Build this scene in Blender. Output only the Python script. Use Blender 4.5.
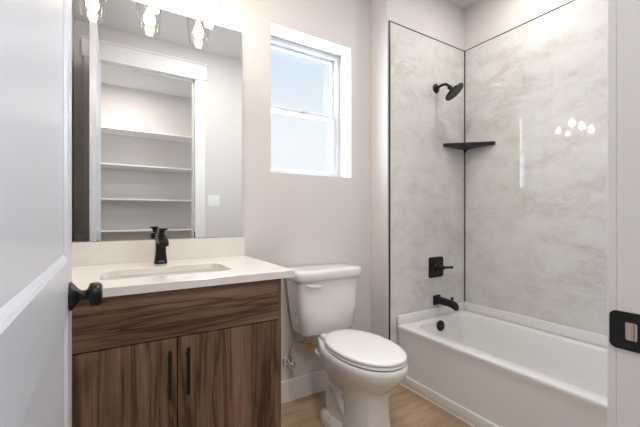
import bpy, bmesh, math, random
from mathutils import Vector, Matrix
PI = math.pi
random.seed(4)
scene = bpy.context.scene
COL = scene.collection
for o in list(bpy.data.objects): bpy.data.objects.remove(o)

# ------------------------------------------------------------ camera
H = 1.123
cd = bpy.data.cameras.new('camera'); cam = bpy.data.objects.new('camera', cd); COL.objects.link(cam)
cam.location = (0, 0, H); cam.rotation_euler = (PI/2, 0, math.radians(-31.61))
cd.sensor_width = 36; cd.lens = 338/640*36; cd.shift_y = 0.0039; cd.clip_start = .02
scene.camera = cam
# ------------------------------------------------------------ view
scene.view_settings.view_transform = 'Standard'; scene.view_settings.look = 'None'
scene.view_settings.gamma = 1; scene.view_settings.exposure = 0.22
# ------------------------------------------------------------ sky
w = bpy.data.worlds.new('sky'); scene.world = w; w.use_nodes = True
nt = w.node_tree; nt.nodes.clear()
tc = nt.nodes.new('ShaderNodeTexCoord'); sp = nt.nodes.new('ShaderNodeSeparateXYZ')
cr = nt.nodes.new('ShaderNodeValToRGB'); bg = nt.nodes.new('ShaderNodeBackground'); wo = nt.nodes.new('ShaderNodeOutputWorld')
nt.links.new(tc.outputs['Generated'], sp.inputs[0]); nt.links.new(sp.outputs['Z'], cr.inputs[0])
cr.color_ramp.elements[0].position = 0.0; cr.color_ramp.elements[0].color = (.93, .97, 1, 1)
cr.color_ramp.elements[1].position = .75; cr.color_ramp.elements[1].color = (.30, .50, .85, 1)
e = cr.color_ramp.elements.new(.25); e.color = (.90, .96, 1.0, 1)
e = cr.color_ramp.elements.new(.48); e.color = (.66, .80, .97, 1)
bg.inputs[1].default_value = .86
nt.links.new(cr.outputs[0], bg.inputs[0]); nt.links.new(bg.outputs[0], wo.inputs[0])

def area(name, loc, rot, sx, sy, power, col, portal=False):
    l = bpy.data.lights.new(name, 'AREA'); l.shape = 'RECTANGLE'; l.size = sx; l.size_y = sy
    l.energy = power; l.color = col
    o = bpy.data.objects.new(name, l); COL.objects.link(o); o.location = loc; o.rotation_euler = rot
    return o
# daylight entering by the window (just outside the glass) and by the open end of the hallway
area('window_daylight', (1.09, 2.052, 1.82), (-PI/2, 0, 0), .60, .90, 16, (.68, .83, 1.0))
area('hall_daylight', (2.35, -.55, 1.5), (0, PI/2, 0), 1.6, 1.1, 8, (.84, .91, 1.0))

# ------------------------------------------------------------ materials
def mat(name, col, rough=.5, metal=0, coat=0, bump=None, spec=.5):
    m = bpy.data.materials.new(name); m.use_nodes = True
    n = m.node_tree.nodes; b = n['Principled BSDF']
    b.inputs['Base Color'].default_value = (*col, 1); b.inputs['Roughness'].default_value = rough
    b.inputs['Metallic'].default_value = metal; b.inputs['Coat Weight'].default_value = coat
    b.inputs['Coat Roughness'].default_value = .05
    b.inputs['Specular IOR Level'].default_value = spec
    L = m.node_tree.links
    tcn = n.new('ShaderNodeNewGeometry')
    sc, st = bump if bump else (60, .01)
    ns = n.new('ShaderNodeTexNoise'); ns.inputs['Scale'].default_value = sc; ns.inputs['Detail'].default_value = 3
    bp = n.new('ShaderNodeBump'); bp.inputs['Strength'].default_value = st; bp.inputs['Distance'].default_value = .01
    L.new(tcn.outputs['Position'], ns.inputs['Vector']); L.new(ns.outputs['Fac'], bp.inputs['Height'])
    L.new(bp.outputs[0], b.inputs['Normal'])
    return m
def ramp(n, pts):
    r = n.new('ShaderNodeValToRGB'); cr = r.color_ramp
    cr.elements[0].position, c = pts[0][0], pts[0][1]; cr.elements[0].color = (*c, 1)
    cr.elements[1].position, c = pts[-1][0], pts[-1][1]; cr.elements[1].color = (*c, 1)
    for p, c in pts[1:-1]:
        e = cr.elements.new(p); e.color = (*c, 1)
    return r
def texmap(m, scale, rot=(0, 0, 0)):
    n = m.node_tree.nodes; L = m.node_tree.links
    g = n.new('ShaderNodeNewGeometry'); mp = n.new('ShaderNodeMapping')
    mp.inputs['Scale'].default_value = scale; mp.inputs['Rotation'].default_value = rot
    L.new(g.outputs['Position'], mp.inputs['Vector']); return mp

def marble():
    m = mat('marble_panel', (.6, .6, .58), .035, spec=.55, bump=(20, .0))
    n = m.node_tree.nodes; L = m.node_tree.links; b = n['Principled BSDF']
    mp = texmap(m, (1, 1, 1.7), (.75, .2, .3))
    a = n.new('ShaderNodeTexNoise'); a.inputs['Scale'].default_value = 4.2; a.inputs['Detail'].default_value = 11; a.inputs['Roughness'].default_value = .76; a.inputs['Distortion'].default_value = .15
    L.new(mp.outputs[0], a.inputs['Vector'])
    r1 = ramp(n, [(.30, (.57, .525, .465)), (.42, (.655, .63, .595)), (.52, (.70, .69, .67)), (.68, (.745, .74, .725))])
    L.new(a.outputs['Fac'], r1.inputs[0])
    mp2 = texmap(m, (1, 1, 1.6), (.9, .5, .2))
    v = n.new('ShaderNodeTexNoise'); v.inputs['Scale'].default_value = 2.8; v.inputs['Detail'].default_value = 10; v.inputs['Distortion'].default_value = .6; v.inputs['Roughness'].default_value = .72
    L.new(mp2.outputs[0], v.inputs['Vector'])
    ab = n.new('ShaderNodeMath'); ab.operation = 'SUBTRACT'; ab.inputs[1].default_value = .5; L.new(v.outputs['Fac'], ab.inputs[0])
    ac = n.new('ShaderNodeMath'); ac.operation = 'ABSOLUTE'; L.new(ab.outputs[0], ac.inputs[0])
    r2 = ramp(n, [(0, (.30,)*3), (.012, (.12,)*3), (.05, (0,)*3)]); L.new(ac.outputs[0], r2.inputs[0])
    # broad tan blotches
    q = n.new('ShaderNodeTexNoise'); q.inputs['Scale'].default_value = 1.7; q.inputs['Detail'].default_value = 3; L.new(mp.outputs[0], q.inputs['Vector'])
    r3 = ramp(n, [(.45, (.15,)*3), (.68, (1,)*3)]); L.new(q.outputs['Fac'], r3.inputs[0])
    mu = n.new('ShaderNodeMath'); mu.operation = 'MULTIPLY'; L.new(r2.outputs[0], mu.inputs[0]); L.new(r3.outputs[0], mu.inputs[1])
    mx = n.new('ShaderNodeMix'); mx.data_type = 'RGBA'; mx.inputs['B'].default_value = (.30, .235, .17, 1)
    mu2 = n.new('ShaderNodeMath'); mu2.operation = 'MULTIPLY'; mu2.inputs[1].default_value = 1.1; L.new(mu.outputs[0], mu2.inputs[0])
    L.new(mu2.outputs[0], mx.inputs['Factor']); L.new(r1.outputs[0], mx.inputs['A'])
    L.new(mx.outputs['Result'], b.inputs['Base Color'])
    return m

def walnut(name, axis):
    m = mat(name, (.15, .08, .05), .45, bump=(200, .03), spec=.3)
    n = m.node_tree.nodes; L = m.node_tree.links; b = n['Principled BSDF']
    s = (.6, 1, 9) if axis == 'x' else (8.5, 1, .45)
    mp = texmap(m, s)
    a = n.new('ShaderNodeTexNoise'); a.inputs['Scale'].default_value = 1.9; a.inputs['Detail'].default_value = 5; a.inputs['Roughness'].default_value = .55; a.inputs['Distortion'].default_value = .5
    L.new(mp.outputs[0], a.inputs['Vector'])
    # cathedral bands: sine of the noise
    k = n.new('ShaderNodeMath'); k.operation = 'MULTIPLY'; k.inputs[1].default_value = 22; L.new(a.outputs['Fac'], k.inputs[0])
    sn = n.new('ShaderNodeMath'); sn.operation = 'SINE'; L.new(k.outputs[0], sn.inputs[0])
    r1 = ramp(n, [(.0, (.080, .043, .026)), (.07, (.150, .088, .055)), (.45, (.190, .114, .072)), (1, (.225, .138, .089))])
    mr = n.new('ShaderNodeMapRange'); mr.inputs[1].default_value = -1; mr.inputs[2].default_value = 1; L.new(sn.outputs[0], mr.inputs[0]); L.new(mr.outputs[0], r1.inputs[0])
    f = n.new('ShaderNodeTexNoise'); f.inputs['Scale'].default_value = 1; f.inputs['Detail'].default_value = 4
    mp2 = texmap(m, (6, 1, 190) if axis == 'x' else (190, 1, 6)); L.new(mp2.outputs[0], f.inputs['Vector'])
    r2 = ramp(n, [(.3, (.68, .68, .68)), (.7, (1.18, 1.18, 1.18))]); L.new(f.outputs['Fac'], r2.inputs[0])
    mx = n.new('ShaderNodeMix'); mx.data_type = 'RGBA'; mx.blend_type = 'MULTIPLY'; mx.inputs['Factor'].default_value = 1
    L.new(r1.outputs[0], mx.inputs['A']); L.new(r2.outputs[0], mx.inputs['B'])
    q = n.new('ShaderNodeTexNoise'); q.inputs['Scale'].default_value = 1.1; q.inputs['Detail'].default_value = 2
    L.new(texmap(m, (.8, 1, 5) if axis == 'x' else (5, 1, .5)).outputs[0], q.inputs['Vector'])
    r3 = ramp(n, [(.35, (.74, .73, .72)), (.62, (1.12, 1.12, 1.12))]); L.new(q.outputs['Fac'], r3.inputs[0])
    mx2 = n.new('ShaderNodeMix'); mx2.data_type = 'RGBA'; mx2.blend_type = 'MULTIPLY'; mx2.inputs['Factor'].default_value = 1
    L.new(mx.outputs['Result'], mx2.inputs['A']); L.new(r3.outputs[0], mx2.inputs['B'])
    L.new(mx2.outputs['Result'], b.inputs['Base Color'])
    return m

def planks():
    m = mat('oak_planks', (.4, .28, .18), .38, bump=(120, .02))
    n = m.node_tree.nodes; L = m.node_tree.links; b = n['Principled BSDF']
    br = n.new('ShaderNodeTexBrick'); mp = texmap(m, (1, 1, 1)); L.new(mp.outputs[0], br.inputs['Vector'])
    br.inputs['Scale'].default_value = 1; br.inputs['Brick Width'].default_value = 1.22; br.inputs['Row Height'].default_value = .18
    br.inputs['Mortar Size'].default_value = .0012; br.inputs['Mortar Smooth'].default_value = .3; br.offset = .37
    br.inputs['Color1'].default_value = (.38, .255, .160, 1); br.inputs['Color2'].default_value = (.46, .325, .215, 1); br.inputs['Mortar'].default_value = (.28, .18, .11, 1)
    f = n.new('ShaderNodeTexNoise'); f.inputs['Scale'].default_value = 1; f.inputs['Detail'].default_value = 6; f.inputs['Distortion'].default_value = .6
    L.new(texmap(m, (3.2, 26, 1)).outputs[0], f.inputs['Vector'])
    r2 = ramp(n, [(.3, (.78, .76, .74)), (.7, (1.15, 1.15, 1.15))]); L.new(f.outputs['Fac'], r2.inputs[0])
    mx = n.new('ShaderNodeMix'); mx.data_type = 'RGBA'; mx.blend_type = 'MULTIPLY'; mx.inputs['Factor'].default_value = 1
    L.new(br.outputs['Color'], mx.inputs['A']); L.new(r2.outputs[0], mx.inputs['B']); L.new(mx.outputs['Result'], b.inputs['Base Color'])
    return m

def quartz():
    m = mat('quartz', (.8, .76, .7), .13, bump=(60, .0))
    n = m.node_tree.nodes; L = m.node_tree.links; b = n['Principled BSDF']
    a = n.new('ShaderNodeTexNoise'); a.inputs['Scale'].default_value = 160; a.inputs['Detail'].default_value = 2; L.new(texmap(m, (1, 1, 1)).outputs[0], a.inputs['Vector'])
    c = n.new('ShaderNodeTexNoise'); c.inputs['Scale'].default_value = 9; c.inputs['Detail'].default_value = 4; L.new(texmap(m, (1, 1, 1)).outputs[0], c.inputs['Vector'])
    r = ramp(n, [(.3, (.75, .71, .67)), (.5, (.80, .765, .725)), (.7, (.84, .81, .78))])
    ad = n.new('ShaderNodeMath'); ad.operation = 'MULTIPLY_ADD'; ad.inputs[1].default_value = .5; L.new(a.outputs['Fac'], ad.inputs[0])
    h = n.new('ShaderNodeMath'); h.operation = 'MULTIPLY'; h.inputs[1].default_value = .5; L.new(c.outputs['Fac'], h.inputs[0]); L.new(h.outputs[0], ad.inputs[2])
    L.new(ad.outputs[0], r.inputs[0]); L.new(r.outputs[0], b.inputs['Base Color'])
    return m

def thin_glass(name, tint=(1, 1, 1), gain=1.0):
    m = bpy.data.materials.new(name); m.use_nodes = True; n = m.node_tree.nodes; L = m.node_tree.links; n.clear()
    o = n.new('ShaderNodeOutputMaterial'); mx = n.new('ShaderNodeMixShader'); t = n.new('ShaderNodeBsdfTransparent'); g = n.new('ShaderNodeBsdfGlossy')
    fr = n.new('ShaderNodeLayerWeight'); fr.inputs[0].default_value = .5
    pw = n.new('ShaderNodeMath'); pw.operation = 'POWER'; pw.inputs[1].default_value = 4; L.new(fr.outputs['Facing'], pw.inputs[0])
    ma = n.new('ShaderNodeMath'); ma.operation = 'MULTIPLY_ADD'; ma.inputs[1].default_value = .7; ma.inputs[2].default_value = .04; L.new(pw.outputs[0], ma.inputs[0]); t.inputs[0].default_value = (*tint, 1); g.inputs['Roughness'].default_value = .02
    ns = n.new('ShaderNodeTexNoise'); ns.inputs['Scale'].default_value = 12; bp = n.new('ShaderNodeBump'); bp.inputs['Strength'].default_value = .02
    ge = n.new('ShaderNodeNewGeometry'); L.new(ge.outputs['Position'], ns.inputs['Vector']); L.new(ns.outputs['Fac'], bp.inputs['Height']); L.new(bp.outputs[0], g.inputs['Normal'])
    mu = n.new('ShaderNodeMath'); mu.operation = 'MULTIPLY'; mu.inputs[1].default_value = gain; L.new(ma.outputs[0], mu.inputs[0])
    L.new(mu.outputs[0], mx.inputs[0]); L.new(t.outputs[0], mx.inputs[1]); L.new(g.outputs[0], mx.inputs[2]); L.new(mx.outputs[0], o.inputs[0])
    return m
def emit(name, col, s):
    m = bpy.data.materials.new(name); m.use_nodes = True; n = m.node_tree.nodes; b = n['Principled BSDF']
    b.inputs['Base Color'].default_value = (*col, 1); b.inputs['Emission Color'].default_value = (*col, 1); b.inputs['Emission Strength'].default_value = s
    return m

M = dict(
    wall=mat('wall_paint', (.68, .65, .632), .6, bump=(260, .035)),
    ceil=mat('ceiling_paint', (.76, .75, .745), .8, bump=(90, .08)),
    trim=mat('white_trim_paint', (.80, .79, .79), .35),
    door=mat('white_door_paint', (.70, .735, .80), .3),
    vinyl=mat('white_vinyl', (.70, .71, .73), .35),
    marble=marble(), wx=walnut('walnut_horizontal_grain', 'x'), wz=walnut('walnut_vertical_grain', 'z'),
    dark=mat('dark_cabinet_gap', (.03, .02, .015), .7), floor=planks(), quartz=quartz(),
    black=mat('matte_black_metal', (.008, .008, .009), .34, spec=.32),
    blackt=mat('black_edge_trim', (.02, .02, .022), .35),
    chrome=mat('chrome', (.75, .75, .76), .12, 1), nickel=mat('brushed_nickel', (.62, .58, .53), .28, 1),
    steel=mat('braided_steel', (.5, .5, .5), .35, 1, bump=(900, .4)),
    brass=mat('strike_metal', (.62, .52, .43), .35, 1),
    porc=mat('white_porcelain', (.80, .79, .775), .12, coat=.5), seat=mat('toilet_seat_plastic', (.83, .82, .80), .2),
    acryl=mat('tub_acrylic', (.82, .81, .80), .14, coat=.3), sinkp=mat('sink_porcelain', (.85, .84, .81), .15),
    glass=thin_glass('window_glass'), shade=thin_glass('shade_glass', (.97, .97, .97), 1.0),
    mirror=mat('mirror_silver', (.86, .87, .86), .0, 1, bump=(1, 0)),
    tag=mat('orange_tag', (.65, .30, .03), .5), label=mat('label_white', (.8, .82, .8), .4), green=mat('label_green', (.03, .30, .18), .5),
    plate=mat('switch_plastic', (.85, .85, .86), .35), grey=mat('print_light', (.7, .7, .7), .5),
    bulb=emit('bulb_glow', (1, .84, .66), 80), lamp=emit('downlight_glow', (1, .93, .86), 14), caulk=mat('caulk', (.8, .78, .76), .5),
)

# ------------------------------------------------------------ geometry helpers
def new(): return bmesh.new()
def box(bm, x0, x1, y0, y1, z0, z1, bev=0, seg=2):
    r = bmesh.ops.create_cube(bm, size=1)
    vs = r['verts']
    for v in vs:
        v.co = Vector(((x0+x1)/2 + v.co.x*(x1-x0), (y0+y1)/2 + v.co.y*(y1-y0), (z0+z1)/2 + v.co.z*(z1-z0)))
    if bev:
        es = list({e for v in vs for e in v.link_edges})
        bmesh.ops.bevel(bm, geom=es, offset=bev, segments=seg, profile=.5, affect='EDGES')
    return bm
def rings(bm, rs, cap0=True, cap1=True, closed=True):
    """loft a list of rings (lists of coordinates)"""
    vr = [[bm.verts.new(p) for p in r] for r in rs]
    n = len(vr[0])
    for a, b in zip(vr, vr[1:]):
        for i in range(n if closed else n-1):
            j = (i+1) % n; bm.faces.new((a[i], a[j], b[j], b[i]))
    if cap0: bm.faces.new(list(reversed(vr[0])))
    if cap1: bm.faces.new(vr[-1])
    return vr
def egg(cx, yc, a, yf, yb, z, n=56, ex=2.0, exb=None, bk=0):
    out = []
    for i in range(n):
        t = 2*PI*i/n; c, s = math.cos(t), math.sin(t)
        e = ex if s < 0 else (exb or ex)
        x = cx + a*math.copysign(abs(c)**(2/e), c)*(1 - (bk*min(1, max(0, s)*1.25)**2*(3-2*min(1, max(0, s)*1.25)) if s > 0 else 0))
        b = (yc-yf) if s < 0 else (yb-yc)
        out.append((x, yc + b*math.copysign(abs(s)**(2/e), s), z))
    return out
def frame_of(d):
    d = Vector(d).normalized(); u = Vector((0, 0, 1)) if abs(d.z) < .95 else Vector((1, 0, 0))
    x = d.cross(u).normalized(); return x, x.cross(d).normalized(), d
def lathe(bm, base, d, prof, n=32, cap0=True, cap1=True):
    x, y, z = frame_of(d); base = Vector(base)
    rs = [[base + z*h + x*(r*math.cos(2*PI*i/n)) + y*(r*math.sin(2*PI*i/n)) for i in range(n)] for r, h in prof]
    return rings(bm, rs, cap0, cap1)
def tube(bm, pts, r, n=14):
    pts = [Vector(p) for p in pts]; rr = r if isinstance(r, (list, tuple)) else [r]*len(pts)
    rs = []; prev = None
    for i, p in enumerate(pts):
        d = (pts[min(i+1, len(pts)-1)] - pts[max(i-1, 0)]).normalized()
        if prev is None: x, y, _ = frame_of(d)
        else:
            x = (prev - d*prev.dot(d)).normalized(); y = d.cross(x)
        prev = x
        y = d.cross(x)
        rs.append([p + x*(rr[i]*math.cos(2*PI*k/n)) + y*(rr[i]*math.sin(2*PI*k/n)) for k in range(n)])
    rings(bm, rs)
def smooth_pts(pts, k=8):
    P = [Vector(p) for p in pts]; P = [P[0]] + P + [P[-1]]; out = []
    for i in range(1, len(P)-2):
        for j in range(k):
            t = j/k; a, b, c, d = P[i-1:i+3]
            out.append(.5*((2*b) + (c-a)*t + (2*a-5*b+4*c-d)*t*t + (3*b-a-3*c+d)*t**3))
    out.append(P[-2]); return out
def prism(bm, pts, dirv):
    a = [Vector(p) for p in pts]; d = Vector(dirv); rings(bm, [a, [p+d for p in a]])
def rrect(x0, x1, y0, y1, r, z, k=10):
    out = []
    for cx, cy, a0 in ((x1-r, y1-r, 0), (x0+r, y1-r, 1), (x0+r, y0+r, 2), (x1-r, y0+r, 3)):
        for i in range(k+1):
            t = (a0 + i/k)*PI/2; out.append((cx + r*math.cos(t), cy + r*math.sin(t), z))
    return out

ORIG = {}
def thing(name, label, cat, loc, group=None, kind=None):
    o = bpy.data.objects.new(name, None); COL.objects.link(o); o.location = loc; o.empty_display_size = .1
    if label: o['label'] = label; o['category'] = cat
    if group: o['group'] = group
    if kind: o['kind'] = kind
    ORIG[o.name] = Vector(loc); return o
def obj(name, bm, m, parent=None, smooth=False, sharp=35, bevel=0, sub=0):
    bmesh.ops.recalc_face_normals(bm, faces=bm.faces[:])
    if parent is not None: org = ORIG[parent.name]
    else:
        xs = [v.co for v in bm.verts]
        org = Vector(((min(v.x for v in xs)+max(v.x for v in xs))/2, (min(v.y for v in xs)+max(v.y for v in xs))/2, min(v.z for v in xs)))
    bmesh.ops.translate(bm, verts=bm.verts[:], vec=-org)
    me = bpy.data.meshes.new(name); bm.to_mesh(me); bm.free()
    me.materials.append(m if not isinstance(m, str) else M[m])
    o = bpy.data.objects.new(name, me); COL.objects.link(o)
    if smooth:
        me.polygons.foreach_set('use_smooth', [True]*len(me.polygons))
        me.set_sharp_from_angle(angle=math.radians(sharp))
    if bevel:
        b = o.modifiers.new('bevel', 'BEVEL'); b.width = bevel; b.segments = 3; b.limit_method = 'ANGLE'; b.angle_limit = math.radians(30)
    if sub:
        s = o.modifiers.new('sub', 'SUBSURF'); s.levels = sub; s.render_levels = sub
    if parent is not None: o.parent = parent; ORIG[o.name] = org
    else: o.location = org; ORIG[o.name] = org
    return o
def tag(o, label, cat, group=None):
    o['label'] = label; o['category'] = cat
    if group: o['group'] = group
    return o
def struct(name, bm, m, parent=None, **k):
    o = obj(name, bm, m, parent, **k)
    if parent is None: o['kind'] = 'structure'
    return o

# ------------------------------------------------------------ dimensions
D = 1.85           # back wall plane
DS = 1.681         # shower end wall plane (furred out for the plumbing)
XR = 1.562         # return corner
XW = 2.378         # tub side wall
XL = -.270         # left wall
YW = .2135           # doorway wall, bathroom side
YH = .09           # doorway wall, hall side
CH = 2.762
JL, JR = -.12, .694
DT = 2.46          # door opening height
WX0, WX1, WZ0, WZ1 = .798, 1.387, 1.382, 2.263

# ------------------------------------------------------------ structure
struct('floor', box(new(), -1.4, 2.6, -1.4, 2.05, -.1, 0), 'floor')
struct('ceiling', box(new(), -1.4, 2.6, -1.4, 2.05, CH, CH+.1), 'ceil')
b = new()
box(b, XL-.1, WX0, D, 2.05, 0, CH); box(b, WX1, XR+.2, D, 2.05, 0, CH)
box(b, WX0, WX1, D, 2.05, 0, WZ0); box(b, WX0, WX1, D, 2.05, WZ1, CH)
struct('wall_back', b, 'wall')
struct('wall_shower_end', box(new(), XR, 2.6, DS, D-.001, 0, CH), 'wall')
struct('wall_right', box(new(), XW, 2.6, YW, DS, 0, CH), 'wall')
struct('wall_left', box(new(), XL-.1, XL, YW, D, 0, CH), 'wall')
b = new()
box(b, -1.4, JL-.02, YH, YW, 0, CH); box(b, JR+.02, 2.6, YH, YW, 0, CH); box(b, JL-.02, JR+.02, YH, YW, DT+.02, CH)
struct('wall_doorway', b, 'wall')
struct('wall_closet_back', box(new(), -1.4, 2.6, -1.4, -1.28, 0, CH), 'wall')
struct('wall_closet_left', box(new(), -1.4, -1.3, -1.28, YH, 0, CH), 'wall')

# stone panels of the tub surround and their black edge trims
PT = 2.42
struct('wall_shower_panel_end', box(new(), 1.578, XW-.004, DS-.006, DS, .436, PT), 'marble')
b = new(); box(b, 1.578, 1.640, DS-.006, DS, 0, .436)
struct('wall_shower_panel_leg', b, 'marble')
struct('wall_shower_panel_side', box(new(), XW-.006, XW, YW+.004, DS-.006, .436, PT), 'marble')
struct('trim_1', box(new(), 1.572, 1.581, DS-.009, DS, 0, PT+.004, .001), 'blackt')
struct('trim_2', box(new(), 1.572, XW-.004, DS-.009, DS, PT, PT+.0055, .001), 'blackt')
struct('trim_3', box(new(), XW-.009, XW, YW+.004, DS-.004, PT, PT+.0055, .001), 'blackt')
struct('trim_4', box(new(), XW-.012, XW-.003, DS-.012, DS-.003, .44, PT, .001), 'blackt')

# baseboards
def base_bm(x0, x1, y0, y1, dirx):
    b = new(); box(b, x0, x1, y0, y1, 0, .13, .003); return b
struct('baseboard_back', base_bm(.60, XR, D-.014, D, 0), 'trim')
struct('baseboard_return', base_bm(XR-.014, XR, DS, D-.014, 0), 'trim')
struct('baseboard_end', box(new(), XR-.014, 1.571, DS-.014, DS-.0005, 0, .13, .003), 'trim')
struct('baseboard_doorway', box(new(), JR+.095, 1.64, YW, YW+.014, 0, .13, .003), 'trim')
struct('baseboard_closet', box(new(), -1.3, 2.3, -1.28, -1.266, 0, .13, .003), 'trim')

# door lining, stops and casings
b = new()
box(b, JL-.02, JL, YH, YW, 0, DT+.02); box(b, JR, JR+.02, YH, YW, 0, DT+.02); box(b, JL, JR, YH, YW, DT, DT+.02)
box(b, JL, JL+.011, YH+.02, YW-.04, 0, DT, .001); box(b, JR-.011, JR, YH+.02, YW-.047, 0, DT, .001); box(b, JL+.011, JR-.011, YH+.02, YW-.04, DT-.011, DT, .001)
jamb = struct('trim_door_lining', b, 'trim')
for side, y0, y1 in (('room', YW, YW+.013), ('hall', YH-.017, YH)):
    cl = struct('trim_casing_left_'+side, box(new(), JL-.080, JL-.005, y0, y1, 0, DT+.006, .002), 'trim')
    struct('trim_casing_right_'+side, box(new(), JR+.0004, JR+.094, y0, y1, 0, DT+.006, .002), 'trim')
    b = new(); box(b, JL-.098, JR+.112, y0, y1+.004 if side == 'room' else y1, DT+.012, DT+.155, .002)
    box(b, JL-.082, JR+.094, y0, y1+.008 if side == 'room' else y1, DT+.004, DT+.014, .002)
    box(b, JL-.106, JR+.120, y0, y1+.012 if side == 'room' else y1, DT+.155, DT+.172, .003)
    struct('trim_casing_head_'+side, b, 'trim')

# strike plate on the right door lining (black plate, bent lip, metal box behind the opening)
t = thing('strike_plate', 'black strike plate with a metal-lined latch hole on the white door frame', 'strike plate', (JR, .2, .94))
SY0, SY1, SZ = .178, .2225, .941
def plate_bm():
    b = new(); x0, x1 = JR-.0022, JR
    def rr(y0, y1, z0, z1, x, r):
        return [(x, p[0], p[1]) for p in rrect(y0, y1, z0, z1, r, 0, 6)]
    hy0, hy1, hz0, hz1 = .188, .203, SZ-.014, SZ+.014
    out0, in0 = rr(SY0, SY1, SZ-.030, SZ+.030, x0, .009), rr(hy0, hy1, hz0, hz1, x0, .002)
    out1, in1 = rr(SY0, SY1, SZ-.030, SZ+.030, x1, .009), rr(hy0, hy1, hz0, hz1, x1, .002)
    rings(b, [in1, in0, out0, out1, in1], False, False)
    bmesh.ops.remove_doubles(b, verts=b.verts[:], dist=1e-5)
    return b
obj('plate', plate_bm(), 'black', t)
b = new(); box(b, JR-.0005, JR+.001, .1875, .2035, SZ-.0145, SZ+.0145); box(b, JR-.0030, JR-.0002, .192, .1945, SZ-.0125, SZ+.0125, .0005)
lb = obj('latch_box', b, 'brass', t); lb['label'] = 'tan metal latch hole lining'
for dz in (-.024, .024):
    b = new(); lathe(b, (JR-.002, .1965, SZ+dz), (-1, 0, 0), [(.0042, 0), (.0042, .0006), (.003, .0011), (.0, .0012)], 16); obj('screw', b, 'black', t, smooth=True)

# ------------------------------------------------------------ the open door
def door():
    hx, hy = JL, YW+.012
    root = thing('door_1', None, None, (0, 0, 0), kind='structure')
    W, T, z0, z1 = .835, .036, .012, 2.44
    x1 = 0.0
    b = new(); box(b, -T, -.007, 0, W, z0, z1)      # core
    def framepiece(ya, yb, za, zb): box(b, -.0072, 0, ya, yb, za, zb)
    st = .105
    P = [(1.02, z1-.12), (z0+.2, .90)]
    framepiece(0, st, z0, z1); framepiece(W-st+.012, W, z0, z1)
    framepiece(st, W-st+.012, z0, P[1][0]); framepiece(st, W-st+.012, P[1][1], P[0][0]); framepiece(st, W-st+.012, P[0][1], z1)
    # bevelled sticking round each panel, raised field
    for za, zb in P:
        ya, yb = st, W-st+.012
        def R(i, x): return [(x, ya+i, za+i), (x, yb-i, za+i), (x, yb-i, zb-i), (x, ya+i, zb-i)]
        rings(b, [R(-.001, 0), R(.006, -.002), R(.016, -.0066)], False, False)
    slab = obj('slab', b, 'door', root)
    # knobs on both faces, rose and neck
    ky, kz = W-.062, .931
    for s in (1, -1):
        xb = 0 if s > 0 else -T
        b = new()
        lathe(b, (xb, ky, kz), (s, 0, 0), [(.034, 0), (.034, .004), (.031, .007), (.024, .012), (.016, .018), (.013, .022), (.012, .028), (.013, .034), (.018, .037), (.026, .040), (.0285, .044), (.0285, .058), (.026, .063), (.020, .066), (0.001, .0665)], 40)
        k = obj('door_knob', b, 'black', root, smooth=True)
    b = new(); box(b, -.030, -.006, W-.0005, W+.0012, kz-.028, kz+.028, .0003); obj('latch_plate', b, 'black', root)
    for hz in (.25, 1.0, 1.75, 2.3):
        b = new(); lathe(b, (-T-.005, -.003, hz-.045), (0, 0, 1), [(.006, 0), (.006, .09)], 12); box(b, -T, -.002, -.0014, 0, hz-.045, hz+.045); obj('hinge', b, 'black', root)
    root.location = (-.0818, hy, 0)
    root.rotation_euler = (0, 0, math.radians(.35))
door()

# ------------------------------------------------------------ window
root = thing('window_1', None, None, (1.09, 1.99, WZ0), kind='structure')
fy0, fy1 = 1.985, 2.045
b = new()
F = .028
box(b, WX0, WX0+F, fy0, fy1, WZ0, WZ1, .003); box(b, WX1-F, WX1, fy0, fy1, WZ0, WZ1, .003)
box(b, WX0+F, WX1-F, fy0, fy1, WZ1-F, WZ1, .003); box(b, WX0+F, WX1-F, fy0, fy1, WZ0, WZ0+F*.9, .003)
obj('window_frame', b, 'vinyl', root)
zm = 1.815
def sash(name, y0, y1, z0, z1, s):
    b = new(); x0, x1 = WX0+F, WX1-F
    box(b, x0, x0+s, y0, y1, z0, z1, .003); box(b, x1-s, x1, y0, y1, z0, z1, .003)
    box(b, x0+s, x1-s, y0, y1, z1-s, z1, .003); box(b, x0+s, x1-s, y0, y1, z0, z0+s, .003)
    o = obj(name, b, 'vinyl', root)
    g = new(); box(g, x0+s-.004, x1-s+.004, (y0+y1)/2-.002, (y0+y1)/2+.002, z0+s-.004, z1-s+.004); obj('pane', g, 'glass', o)
    return o
sash('upper_sash', 2.018, 2.040, zm-.018, WZ1-F, .020)
lo = sash('lower_sash', 1.992, 2.014, WZ0+F*.9, zm+.014, .023)
b = new(); box(b, 1.065, 1.115, 1.984, 1.9925, zm+.004, zm+.013, .002); lathe(b, (1.09, 1.992, zm+.014), (0, 0, 1), [(.012, 0), (.012, .006), (.004, .009)], 16); box(b, 1.088, 1.116, 1.986, 1.994, zm+.020, zm+.026, .002)
obj('sash_lock', b, 'vinyl', lo)

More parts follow.
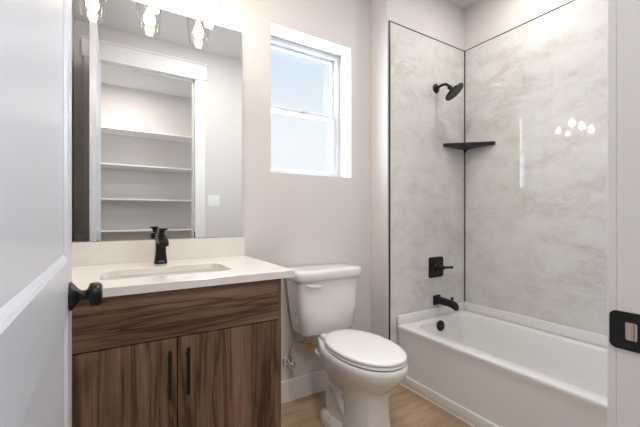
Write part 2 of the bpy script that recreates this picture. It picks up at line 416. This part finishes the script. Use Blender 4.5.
# ------------------------------------------------------------ vanity cabinet
CX0, CX1, CY = -.205, .588, 1.256
CT, CB = .902, .873
t = thing('vanity_cabinet', 'walnut-look vanity cabinet with two doors under a white countertop', 'cabinet', (.19, 1.5, 0))
b = new()
box(b, CX0, CX0+.016, CY+.002, D-.02, 0, CB, .0008); box(b, CX1-.010, CX1, CY+.002, D-.02, 0, CB, .0008)
box(b, CX0+.016, CX1-.010, D-.036, D-.02, .1, CB-.2); box(b, CX0+.016, CX1-.010, CY+.022, D-.036, .1, .116)
obj('body', b, 'wz', t)
b = new(); box(b, CX0+.0165, CX1-.0105, CY+.022, CY+.030, .1, CB-.001); obj('inner_frame', b, 'dark', t)
b = new(); box(b, CX0+.0165, CX1-.0105, CY+.07, CY+.085, 0, .1); obj('toe_kick', b, 'dark', t)
b = new(); box(b, CX0+.018, CX1-.0115, CY, CY+.019, .706, CB-.003, .0012); obj('drawer_front', b, 'wx', t)
gx = .193
for x0, x1, hx in ((CX0+.018, gx-.0016, .1655), (gx+.0016, CX1-.0115, .224)):
    b = new(); box(b, x0, x1, CY, CY+.019, .104, .7015, .0012); d = obj('door', b, 'wz', t)
    b = new(); box(b, hx-.0055, hx+.0055, CY-.036, CY-.025, .512, .671, .001)
    for hz in (.535, .640): lathe(b, (hx, CY, hz), (0, -1, 0), [(.0045, 0), (.0045, .027)], 12)
    obj('pull', b, 'black', d)

# countertop with sink hole + backsplash
TX0, TX1, TY0 = -.262, .637, 1.233
SX0, SX1, SYA, SYB = -.035, .428, 1.368, 1.622
t = thing('countertop', 'cream speckled quartz countertop with a short backsplash', 'countertop', (.19, 1.5, CB))
def slab_bm():
    b = new(); k = 10
    def rect_like(z, inset=0):
        # outer rectangle points matched one to one with the rounded hole's points
        hole = rrect(SX0, SX1, SYA, SYB, .045, z, k); cx, cy = (SX0+SX1)/2, (SYA+SYB)/2
        out = []
        for i, (x, y, _) in enumerate(hole):
            q = i//(k+1); f = (i % (k+1))/k
            X0, X1, Y0, Y1 = TX0+inset, TX1-inset, TY0+inset, D-.001
            cor = [(X1, Y1), (X0, Y1), (X0, Y0), (X1, Y0)][q]
            a = [(X1, SYB-.045), (SX0+.045, Y1), (X0, SYA+.045), (SX1-.045, Y0)][q]
            c = [(SX1-.045, Y1), (X0, SYB-.045), (SX0+.045, Y0), (X1, SYA+.045)][q]
            p = (a[0]+(cor[0]-a[0])*f*2, a[1]+(cor[1]-a[1])*f*2) if f <= .5 else (cor[0]+(c[0]-cor[0])*(f-.5)*2, cor[1]+(c[1]-cor[1])*(f-.5)*2)
            out.append((p[0], p[1], z))
        return out
    h1 = rrect(SX0, SX1, SYA, SYB, .045, CT, k); h0 = rrect(SX0, SX1, SYA, SYB, .045, CB, k)
    h1b = rrect(SX0-.002, SX1+.002, SYA-.002, SYB+.002, .047, CT, k); h1c = rrect(SX0, SX1, SYA, SYB, .045, CT-.002, k)
    rings(b, [h0, h1c, h1b, rect_like(CT, .002), rect_like(CT-.002), rect_like(CB), h0], False, False)
    bmesh.ops.remove_doubles(b, verts=b.verts[:], dist=1e-5)
    return b
obj('slab', slab_bm(), 'quartz', t)
b = new(); box(b, TX0, TX1-.002, D-.020, D-.0005, CT, 1.006, .0015); obj('backsplash', b, 'quartz', t)
# undermount basin
b = new(); k = 10
rs = [rrect(SX0-.018, SX1+.018, SYA-.018, SYB+.018, .05, CB-.001, k), rrect(SX0-.004, SX1+.004, SYA-.004, SYB+.004, .048, CB-.001, k),
      rrect(SX0-.002, SX1+.002, SYA-.002, SYB+.002, .048, CB-.02, k), rrect(SX0+.006, SX1-.006, SYA+.006, SYB-.006, .05, CB-.10, k),
      rrect(SX0+.02, SX1-.02, SYA+.02, SYB-.02, .06, CB-.13, k), rrect(SX0+.06, SX1-.06, SYA+.05, SYB-.05, .06, CB-.142, k), rrect(.176, .216, 1.475, 1.515, .0199, CB-.146, k)]
rings(b, rs, False, False)
rs2 = [[(x, y, z-.008) for x, y, z in r] for r in rs[1:]]; rs2 = [[(x+(.01 if x > .196 else -.01), y+(.01 if y > 1.495 else -.01), z) for x, y, z in r] for r in rs2]
rings(b, [rs[0]]+rs2, False, False)
t = thing('sink', 'white rectangular undermount sink set in the countertop', 'sink', (.196, 1.495, CB-.15))
obj('basin', b, 'sinkp', t, smooth=True, sharp=50)
b = new(); lathe(b, (.196, 1.495, CB-.150), (0, 0, 1), [(.026, 0), (.026, .006), (.02, .008), (.016, .006), (.0, .006)], 28); obj('drain', b, 'black', t, smooth=True)

# faucet
fx, fy = .194, 1.737
t = thing('faucet', 'matte black single-handle faucet standing behind the sink', 'faucet', (fx, fy, CT))
b = new()
def sq(x, y, z, hx, hy, n=40, e=4.5): return [(x + hx*math.copysign(abs(math.cos(2*PI*i/n))**(2/e), math.cos(2*PI*i/n)), y + hy*math.copysign(abs(math.sin(2*PI*i/n))**(2/e), math.sin(2*PI*i/n)), z) for i in range(n)]
rings(b, [sq(fx, fy, CT+.0004, .0275, .027), sq(fx, fy, CT+.006, .0275, .027), sq(fx, fy, CT+.02, .0255, .025), sq(fx, fy, CT+.05, .0225, .022), sq(fx, fy, CT+.08, .0215, .021),
          sq(fx, fy, CT+.105, .023, .022), sq(fx, fy, CT+.125, .0245, .024), sq(fx, fy, CT+.132, .023, .023), sq(fx, fy, CT+.136, .018, .018)])
obj('body', b, 'black', t, smooth=True, sharp=40)
b = new()
def vs(y, zt, zb, hw): return [(fx-hw, y, zb+.004), (fx-hw+.004, y, zb), (fx+hw-.004, y, zb), (fx+hw, y, zb+.004), (fx+hw, y, zt-.006), (fx+hw-.006, y, zt), (fx-hw+.006, y, zt), (fx-hw, y, zt-.006)]
rings(b, [vs(fy-.010, CT+.131, CT+.094, .0235), vs(fy-.05, CT+.128, CT+.100, .0225), vs(fy-.09, CT+.121, CT+.098, .021), vs(fy-.115, CT+.113, CT+.090, .020), vs(fy-.122, CT+.108, CT+.088, .0185)])
lathe(b, (fx, fy-.102, CT+.092), (0, 0, -1), [(.012, 0), (.012, .008), (.010, .010)], 20)
obj('spout', b, 'black', t, smooth=True, sharp=40)
b = new(); ly = fy-.038; lathe(b, (fx, ly, CT+.128), (0, 0, 1), [(.013, 0), (.0115, .012), (.0125, .022), (.017, .030)], 24)
rings(b, [sq(fx, ly-.020, CT+.156, .018, .034), sq(fx, ly-.024, CT+.159, .0195, .042), sq(fx, ly-.026, CT+.164, .0195, .044), sq(fx, ly-.026, CT+.166, .0175, .041)])
obj('lever', b, 'black', t, smooth=True, sharp=40)
b = new()
for i, wd in enumerate((.004, .0026, .0034, .0026, .004)):
    x = fx-.011+i*.0052; box(b, x-wd/2, x+wd/2, fy-.0282, fy-.0262, CT+.010, CT+.0135)
o = obj('maker_mark', b, 'grey', t); o['label'] = 'small pale printed mark'

# ------------------------------------------------------------ mirror
b = new(); box(b, TX0+.005, .6205, D-.007, D-.0008, 1.009, 2.152)
t = thing('mirror', 'large frameless rectangular mirror above the vanity backsplash', 'mirror', (.19, D-.004, 1.009))
obj('glass', b, 'mirror', t)
b = new()
box(b, .6205, .6222, D-.0075, D-.0008, 1.009, 2.152); box(b, TX0+.005, .6222, D-.0075, D-.0008, 1.0075, 1.0095)
obj('edge', b, 'nickel', t)

# ------------------------------------------------------------ vanity light
LX = (-.080, .166, .411); LY = D-.127
t = thing('vanity_light', 'three-lamp vanity light with clear glass shades above the mirror', 'light fixture', (.166, D, 2.2))
b = new(); box(b, .06, .272, D-.022, D-.0005, 2.22, 2.34, .004); obj('backplate', b, 'nickel', t, smooth=True)
b = new(); box(b, LX[0]-.03, LX[2]+.03, D-.075, D-.055, 2.27, 2.29, .003); tube(b, [(.166, D-.02, 2.28), (.166, D-.06, 2.28)], .012); obj('bar', b, 'nickel', t)
for x in LX:
    b = new(); tube(b, smooth_pts([(x, D-.065, 2.28), (x, D-.10, 2.282), (x, LY, 2.27), (x, LY, 2.245)]), .007); obj('arm', b, 'nickel', t, smooth=True)
    b = new(); lathe(b, (x, LY, 2.255), (0, 0, -1), [(.012, 0), (.026, .004), (.026, .012), (.020, .016), (.020, .058), (.016, .060)], 28); obj('socket', b, 'nickel', t, smooth=True)
    b = new(); prof = [(.030, .012), (.064, .012), (.0655, .018), (.047, .175), (.0445, .175), (.062, .020), (.030, .0145)]
    lathe(b, (x, LY, 2.255), (0, 0, -1), prof, 48, False, False); sh = obj('shade', b, 'shade', t, smooth=True)
    b = new(); lathe(b, (x, LY, 2.195), (0, 0, -1), [(.012, 0), (.013, .012), (.022, .03), (.027, .048), (.024, .066), (.014, .078), (.001, .081)], 24); obj('bulb', b, 'bulb', t, smooth=True)

# ------------------------------------------------------------ toilet
TCX = 1.089
t = thing('toilet', 'white two-piece toilet with closed lid between vanity and tub', 'toilet', (TCX, 1.45, 0))
b = new()
RZ = .432
rs = [egg(TCX, 1.42, .062, 1.27, 1.56, .19, ex=2.4, exb=3),
      egg(TCX, 1.42, .092, 1.235, 1.60, .245, ex=2.3, exb=3), egg(TCX, 1.40, .120, 1.185, 1.655, .29, ex=2.2, exb=3, bk=.1), egg(TCX, 1.38, .150, 1.140, 1.68, .335, ex=2.15, exb=3, bk=.2),
      egg(TCX, 1.37, .165, 1.104, 1.70, .375, ex=2.1, exb=3, bk=.27), egg(TCX, 1.37, .171, 1.092, 1.71, .402, ex=2.1, exb=3, bk=.3), egg(TCX, 1.37, .171, 1.092, 1.71, RZ-.008, ex=2.1, exb=3, bk=.3), egg(TCX, 1.37, .165, 1.098, 1.705, RZ, ex=2.1, exb=3, bk=.3)]
rings(b, rs)
# pedestal column at the front
rings(b, [egg(TCX, 1.34, .108, 1.185, 1.46, 0, ex=2.6), egg(TCX, 1.34, .108, 1.185, 1.46, .02, ex=2.6), egg(TCX, 1.34, .102, 1.195, 1.45, .06, ex=2.6), egg(TCX, 1.34, .098, 1.207, 1.44, .16, ex=2.5),
          egg(TCX, 1.34, .102, 1.205, 1.45, .24, ex=2.4), egg(TCX, 1.35, .118, 1.190, 1.47, .29, ex=2.3), egg(TCX, 1.36, .145, 1.16, 1.50, .335, ex=2.2)])
# rear body with the trapway bulge and the foot flange
rings(b, [egg(TCX, 1.50, .124, 1.27, 1.635, 0, ex=2.8), egg(TCX, 1.50, .124, 1.27, 1.635, .03, ex=2.8), egg(TCX, 1.50, .117, 1.28, 1.63, .046, ex=2.8), egg(TCX, 1.50, .088, 1.30, 1.60, .060, ex=2.8),
          egg(TCX, 1.49, .080, 1.32, 1.575, .12, ex=2.8), egg(TCX, 1.50, .082, 1.32, 1.58, .2, ex=2.8), egg(TCX, 1.52, .098, 1.32, 1.62, .28, ex=3), egg(TCX, 1.54, .125, 1.32, 1.69, .36, ex=3)])
for s in (-1, 1):
    tube(b, smooth_pts([(TCX+s*.045, 1.32, .10), (TCX+s*.062, 1.40, .13), (TCX+s*.066, 1.46, .20), (TCX+s*.062, 1.52, .23), (TCX+s*.055, 1.555, .17), (TCX+s*.05, 1.56, .06)]), .036, 18)
obj('bowl', b, 'porc', t, smooth=True, sharp=50)
for s in (-1, 1):
    b = new(); lathe(b, (TCX+s*.100, 1.50, .042), (0, 0, 1), [(.013, 0), (.013, .010), (.010, .017), (.001, .019)], 20); obj('bolt_cap', b, 'porc', t, smooth=True)
# seat + lid
def slabring(zs, grow, a=.162, yf=1.100, yb=1.595, yc=1.36):
    return [egg(TCX, yc, a+g, yf-g, yb+g*.6, z, ex=2.15, exb=2.7, n=72, bk=.12) for z, g in zip(zs, grow)]
b = new(); rings(b, slabring([RZ+.003, RZ+.003, RZ+.007, RZ+.014, RZ+.019, RZ+.019], [-.05, -.008, 0, 0, -.004, -.05]), False, False)
obj('seat', b, 'seat', t, smooth=True, sharp=60)
b = new(); rings(b, slabring([RZ+.0215, RZ+.0215, RZ+.025, RZ+.032, RZ+.037, RZ+.0395, RZ+.041, RZ+.0415], [-.05, -.006, .001, .001, -.004, -.018, -.07, -.14]), True, True)
obj('lid', b, 'seat', t, smooth=True, sharp=60)
for s in (-1, 1):
    b = new(); box(b, TCX+s*.072-.022, TCX+s*.072+.022, 1.585, 1.622, RZ, RZ+.026, .007, 3); obj('seat_hinge', b, 'seat', t, smooth=True)
# tank
def tk(z, hw, yf, yb=1.838, e=7, bow=.010):
    r = egg(TCX, (yf+yb)/2, hw, yf, yb, z, ex=e, n=80)
    return [(x, y - (bow*(1-((x-TCX)/hw)**2) if y < (yf+yb)/2 else 0), z) for x, y, z in r]
b = new(); rings(b, [tk(.436, .160, 1.672, 1.79), tk(.439, .173, 1.660, 1.80), tk(.456, .182, 1.648, 1.81), tk(.60, .200, 1.643, 1.825), tk(.768, .216, 1.638, 1.838)])
tank = obj('tank', b, 'porc', t, smooth=True, sharp=50)
b = new(); rings(b, [tk(.757, .217, 1.637), tk(.757, .225, 1.627), tk(.762, .2285, 1.622), tk(.799, .2285, 1.622), tk(.809, .224, 1.627), tk(.813, .214, 1.638), tk(.814, .16, 1.68)])
obj('tank_lid', b, 'porc', t, smooth=True, sharp=60)
b = new(); lathe(b, (.945, 1.655, .730), (0, -1, 0), [(.014, 0), (.014, .012), (.011, .018), (.001, .019)], 20)
yv = 1.627
def lv(x, zc, hz, hy): return [(x, yv, zc-hz), (x, yv-hy, zc), (x, yv, zc+hz), (x, yv+hy, zc)]
rings(b, [lv(.912, .736, .004, .003), lv(.925, .735, .013, .008), lv(.955, .728, .018, .010), lv(.990, .722, .021, .009), lv(1.014, .724, .014, .007)])
obj('flush_lever', b, 'seat', t, smooth=True, sharp=60, sub=1)
# water rating label on the side of the tank
b = new(); lx = TCX-.1865
def lab(bm, ya, yb, za, zb, off):
    f = lambda z: TCX - (.182 + (z-.456)/.144*.018) - off
    prism(bm, [(f(za), ya, za), (f(za), yb, za), (f(zb), yb, zb), (f(zb), ya, zb)], (-.0006, 0, 0))
lab(b, 1.695, 1.730, .510, .580, .0)
l = obj('rating_label', b, 'label', tank); l['label'] = 'small pale sticker with a green drop'
b = new(); lab(b, 1.703, 1.720, .556, .574, .0007); obj('printed_drop', b, 'green', l)
b = new()
for z in (.515, .524, .533, .542): lab(b, 1.700, 1.726, z, z+.002, .0007)
obj('printed_lines', b, 'grey', l)

# water supply
vx, vz = .905, .246
t = thing('water_supply', 'chrome shutoff valve and braided hose on the wall left of the toilet', 'supply valve', (vx, D, vz))
b = new(); lathe(b, (vx, D, vz), (0, -1, 0), [(.034, 0), (.033, .005), (.022, .012), (.010, .014)], 32); obj('escutcheon', b, 'chrome', t, smooth=True)
b = new(); lathe(b, (vx, D-.005, vz), (0, -1, 0), [(.009, 0), (.009, .030), (.013, .030), (.013, .058), (.009, .060)], 24); lathe(b, (vx, D-.048, vz), (0, 0, 1), [(.009, 0), (.009, .022), (.011, .022), (.011, .034)], 16); obj('valve_body', b, 'chrome', t, smooth=True)
b = new(); lathe(b, (vx, D-.066, vz), (0, -1, 0), [(.006, 0), (.008, .004), (.018, .006), (.018, .016), (.012, .020)], 10); obj('valve_handle', b, 'chrome', t, smooth=True)
hose = smooth_pts([(vx, D-.048, vz+.030), (vx-.008, D-.05, vz+.07), (vx+.002, D-.055, vz+.108), (vx+.032, D-.066, vz+.130), (vx+.050, D-.085, vz+.126), (vx+.060, D-.092, vz+.130), (.980, 1.755, .406)], 8)
b = new(); tube(b, hose, .0068, 12); obj('hose', b, 'steel', t, smooth=True)
b = new(); lathe(b, (.980, 1.755, .4355), (0, 0, -1), [(.017, 0), (.017, .026), (.010, .032)], 8); obj('hose_nut', b, 'porc', t)
b = new(); prism(b, [(.972, 1.735, .376), (1.007, 1.729, .370), (1.019, 1.727, .342), (.987, 1.733, .329), (.971, 1.735, .347)], (.002, .0015, 0)); o = obj('hang_tag', b, 'tag', t); o['label'] = 'orange paper tag'

# ------------------------------------------------------------ bathtub
t = thing('bathtub', 'white alcove bathtub with flat apron below the stone panels', 'bathtub', (2.0, .95, 0))
AX, RIM, LIP = 1.654, .389, .450
X1, Y0, Y1 = XW-.007, YW+.004, DS-.007
b = new(); k = 10
outer = lambda z, dx=0: rrect(1.640+dx, X1, Y0, Y1, .006, z, k)
rr = lambda x0, x1, y0, y1, r, z: rrect(x0, x1, y0, y1, r, z, k)
ix0, ix1, iy0, iy1 = 1.722, 2.290, .36, 1.596
rs = [rr(AX, X1, Y0, Y1, .006, .066), rr(1.652, X1, Y0, Y1, .006, .30), rr(1.648, X1, Y0, Y1, .006, .345), rr(1.641, X1, Y0, Y1, .006, .368), rr(1.640, X1, Y0, Y1, .006, RIM-.010), rr(1.642, X1-.002, Y0+.001, Y1-.001, .008, RIM-.004), rr(1.647, X1-.003, Y0+.002, Y1-.002, .010, RIM-.001), rr(1.654, X1-.004, Y0+.003, Y1-.004, .012, RIM),
      rr(ix0-.010, ix1+.010, iy0-.010, iy1+.010, .115, RIM), rr(ix0-.003, ix1+.003, iy0-.003, iy1+.003, .112, RIM-.003), rr(ix0, ix1, iy0, iy1, .11, RIM-.010),
      rr(ix0+.018, ix1-.018, iy0+.08, iy1-.018, .11, .25), rr(ix0+.035, ix1-.035, iy0+.17, iy1-.035, .12, .12), rr(ix0+.06, ix1-.06, iy0+.21, iy1-.06, .11, .075), rr(ix0+.11, ix1-.11, iy0+.27, iy1-.11, .09, .06)]
rings(b, rs, False, True)
obj('tub_shell', b, 'acryl', t, smooth=True, sharp=50)
b = new()
box(b, AX-.012, AX+.012, Y0, Y1, 0, .068, .004)
obj('apron', b, 'acryl', t, smooth=True)
# raised flange along the walls
b = new()
box(b, 1.641, X1-.012, Y1-.014, Y1, RIM-.002, LIP, .005, 3); box(b, X1-.014, X1, Y0, Y1-.003, RIM-.002, LIP, .005, 3); box(b, 1.641, X1-.012, Y0, Y0+.014, RIM-.002, LIP, .005, 3)
obj('wall_flange', b, 'acryl', t, smooth=True)
b = new(); tube(b, [(AX-.0125, Y0, .002), (AX-.0125, Y1, .002)], .0035, 8); obj('caulk_line', b, 'caulk', t)
TC = 2.030
ovx = 1.975
b = new(); lathe(b, (ovx, iy1-.008, .349), (0, -1, .12), [(.037, 0), (.037, .006), (.034, .010), (.001, .011)], 32); obj('overflow_cover', b, 'black', t, smooth=True)
b = new(); lathe(b, (2.0, 1.40, .058), (0, 0, 1), [(.036, 0), (.036, .004), (.028, .008), (.001, .009)], 28); obj('drain', b, 'black', t, smooth=True)

# tub spout
PY = DS-.006
sx, sz = 2.038, .504
t = thing('tub_spout', 'matte black tub spout with a diverter knob above the tub rim', 'spout', (sx, PY, sz))
b = new(); box(b, sx-.036, sx+.036, PY-.012, PY, sz-.034, sz+.038, .004); obj('wall_plate', b, 'black', t, smooth=True)
b = new()
def sr(y, zt, zb, hw, e=3.4): return [(sx + hw*math.copysign(abs(math.cos(2*PI*i/32))**(2/e), math.cos(2*PI*i/32)), y, (zt+zb)/2 + (zt-zb)/2*math.copysign(abs(math.sin(2*PI*i/32))**(2/e), math.sin(2*PI*i/32))) for i in range(32)]
rings(b, [sr(PY-.010, sz+.030, sz-.026, .029), sr(PY-.05, sz+.028, sz-.022, .028), sr(PY-.10, sz+.025, sz-.022, .027), sr(PY-.145, sz+.020, sz-.028, .026), sr(PY-.166, sz+.012, sz-.036, .025), sr(PY-.177, sz-.002, sz-.039, .022), sr(PY-.180, sz-.014, sz-.036, .014)])
obj('spout_body', b, 'black', t, smooth=True)
b = new(); lathe(b, (sx, PY-.138, sz+.019), (0, 0, 1), [(.006, 0), (.006, .012), (.011, .016), (.011, .026), (.006, .028)], 20); obj('diverter_knob', b, 'black', t, smooth=True)

# mixing valve
vx, vz = 2.032, .747
t = thing('shower_valve', 'matte black square shower control with a lever handle', 'shower valve', (vx, PY, vz))
b = new()
P0 = rrect(vx-.076, vx+.076, vz-.075, vz+.075, .016, 0, 6)
rings(b, [[(x, PY, z) for x, z, _ in P0], [(x, PY-.006, z) for x, z, _ in P0], [(vx+(x-vx)*.96, PY-.010, vz+(z-vz)*.96) for x, z, _ in P0]])
obj('plate', b, 'black', t, smooth=True)
b = new(); lathe(b, (vx, PY-.010, vz), (0, -1, 0), [(.034, 0), (.032, .006), (.024, .014), (.022, .034), (.019, .044), (.019, .054), (.015, .058), (.001, .0585)], 32)
tube(b, [(vx, PY-.052, vz), (vx+.03, PY-.058, vz), (vx+.07, PY-.062, vz-.001), (vx+.104, PY-.064, vz-.002)], [.014, .0105, .009, .0105], 16)
obj('lever', b, 'black', t, smooth=True)

# shower head
hx, hz = 2.035, 2.062
t = thing('overhead_shower', 'matte black round shower head on a bent arm', 'shower head', (hx, PY, hz))
b = new(); lathe(b, (hx, PY, hz), (0, -1, 0), [(.034, 0), (.034, .004), (.028, .010), (.014, .014)], 32); obj('flange', b, 'black', t, smooth=True)
b = new(); tube(b, smooth_pts([(hx, PY-.005, hz), (hx, PY-.05, hz+.008), (hx, PY-.085, hz+.004), (hx, PY-.112, hz-.018), (hx, PY-.122, hz-.030)]), .0095, 16); lathe(b, (hx, PY-.118, hz-.026), (0, -.55, -.83), [(.014, -.006), (.017, .004), (.014, .014)], 20); obj('arm', b, 'black', t, smooth=True)
b = new(); dv = Vector((.30, -.56, -.77)).normalized()
lathe(b, (hx, PY-.122, hz-.032), dv, [(.012, 0), (.016, .012), (.024, .022), (.064, .036), (.073, .041), (.074, .050), (.071, .053), (.001, .0535)], 40); hd = obj('head', b, 'black', t, smooth=True)
b = new(); x, y, z = frame_of(dv); fc = Vector((hx, PY-.122, hz-.032)) + dv*.0535
for r, nn in ((.020, 8), (.038, 14), (.056, 20)):
    for i in range(nn):
        a = 2*PI*i/nn; lathe(b, fc + x*r*math.cos(a) + y*r*math.sin(a), dv, [(.002, -.0005), (.0014, .002)], 6)
obj('nozzles', b, 'blackt', hd)

# corner shelf
zt = 1.666
t = thing('corner_shelf', 'black triangular corner shelf between the two stone panels', 'shelf', (XW-.02, PY-.02, zt-.03))
b = new(); A, B, C2 = (XW-.007, PY-.0005), (XW-.262, PY-.0005), (XW-.007, PY-.252)
def tri(z, s=0): return [(A[0]-s*.0, A[1]-s*.0, z), (B[0]+s, B[1], z), (B[0]+s*1.3, B[1]-.012, z), (C2[0]-.012, C2[1]+s*1.3, z), (C2[0], C2[1]+s, z)]
rings(b, [tri(zt-.024, .004), tri(zt-.022, 0), tri(zt-.002, 0), tri(zt, .003)]); obj('shelf_board', b, 'black', t)
b = new(); prism(b, [(XW-.012, PY-.006, zt-.024), (XW-.012, PY-.03, zt-.024), (XW-.012, PY-.012, zt-.05), (XW-.012, PY-.006, zt-.05)], (-.012, 0, 0)); obj('bracket', b, 'black', t)

# ------------------------------------------------------------ small wall things
def switch(x, z):
    t = thing('light_switch', 'white double rocker light switch on the doorway wall, seen in the mirror', 'light switch', (x, YW, z))
    b = new(); box(b, x-.058, x+.058, YW, YW+.006, z-.059, z+.059, .002); obj('wall_plate', b, 'plate', t)
    for dx in (-.023, .023):
        b = new(); box(b, x+dx-.0165, x+dx+.0165, YW+.005, YW+.009, z-.033, z+.033, .001); obj('rocker', b, 'plate', t)
switch(.875, 1.275)
t = thing('wall_outlet', 'white wall outlet behind the open door, seen in the lower left corner of the mirror', 'outlet', (-.2355, YW, .908))
b = new(); box(b, -.2685, -.2025, YW, YW+.006, .851, .965, .002); obj('wall_plate', b, 'plate', t)
for z in (.886, .930):
    b = new(); box(b, -.2525, -.2185, YW+.005, YW+.008, z-.014, z+.014, .001); obj('socket', b, 'plate', t)

def downlight(x, y, label, power):
    t = thing('downlight', label, 'ceiling light', (x, y, CH-.012), 'recessed ceiling lights')
    b = new(); lathe(b, (x, y, CH), (0, 0, -1), [(.085, 0), (.085, .004), (.078, .008), (.066, .008), (.062, .002)], 40, False, False); obj('trim_ring', b, 'trim', t, smooth=True)
    b = new(); lathe(b, (x, y, CH-.0005), (0, 0, -1), [(.064, 0), (.064, .002)], 32); obj('lens', b, 'lamp', t)
    l = bpy.data.lights.new('downlight_glow', 'AREA'); l.shape = 'DISK'; l.size = .12; l.energy = power; l.color = (1, .96, .92)
    o = bpy.data.objects.new('downlight_glow', l); COL.objects.link(o); o.location = (x, y, CH-.015)
downlight(2.0, 1.10, 'round recessed ceiling light above the bathtub', 4.2)
downlight(.70, .95, 'added round fill light in the middle of the bathroom ceiling', 11)  # no known fixture here; added as general fill for the room
downlight(.15, -.5, 'added round fill light on the hallway ceiling before the shelves', 16)  # unseen lamp, added to brighten the hallway and the right door jamb

# closet shelves across the hallway, seen in the mirror
pos = ['topmost white shelf on the hallway wall seen in the mirror', 'second white shelf from the top on the hallway wall in the mirror', 'third white shelf from the top, at eye height in the mirror',
       'fourth white shelf from the top, just above the faucet in the mirror']
proto = None
for i, (z, lb) in enumerate(zip((2.158, 1.737, 1.330, .955), pos)):
    if proto is None:
        proto = thing('closet_shelf', lb, 'shelf', (.35, -1.05, z), 'shelves on the hallway wall')
        b = new(); box(b, -1.29, 2.2, -1.279, -.93, z-.019, z, .002); obj('board', b, 'trim', proto)
    else:
        c = proto.copy(); COL.objects.link(c); c.location = (.35, -1.05, z); c['label'] = lb
        for ch in list(proto.children):
            d = ch.copy(); COL.objects.link(d); d.parent = c
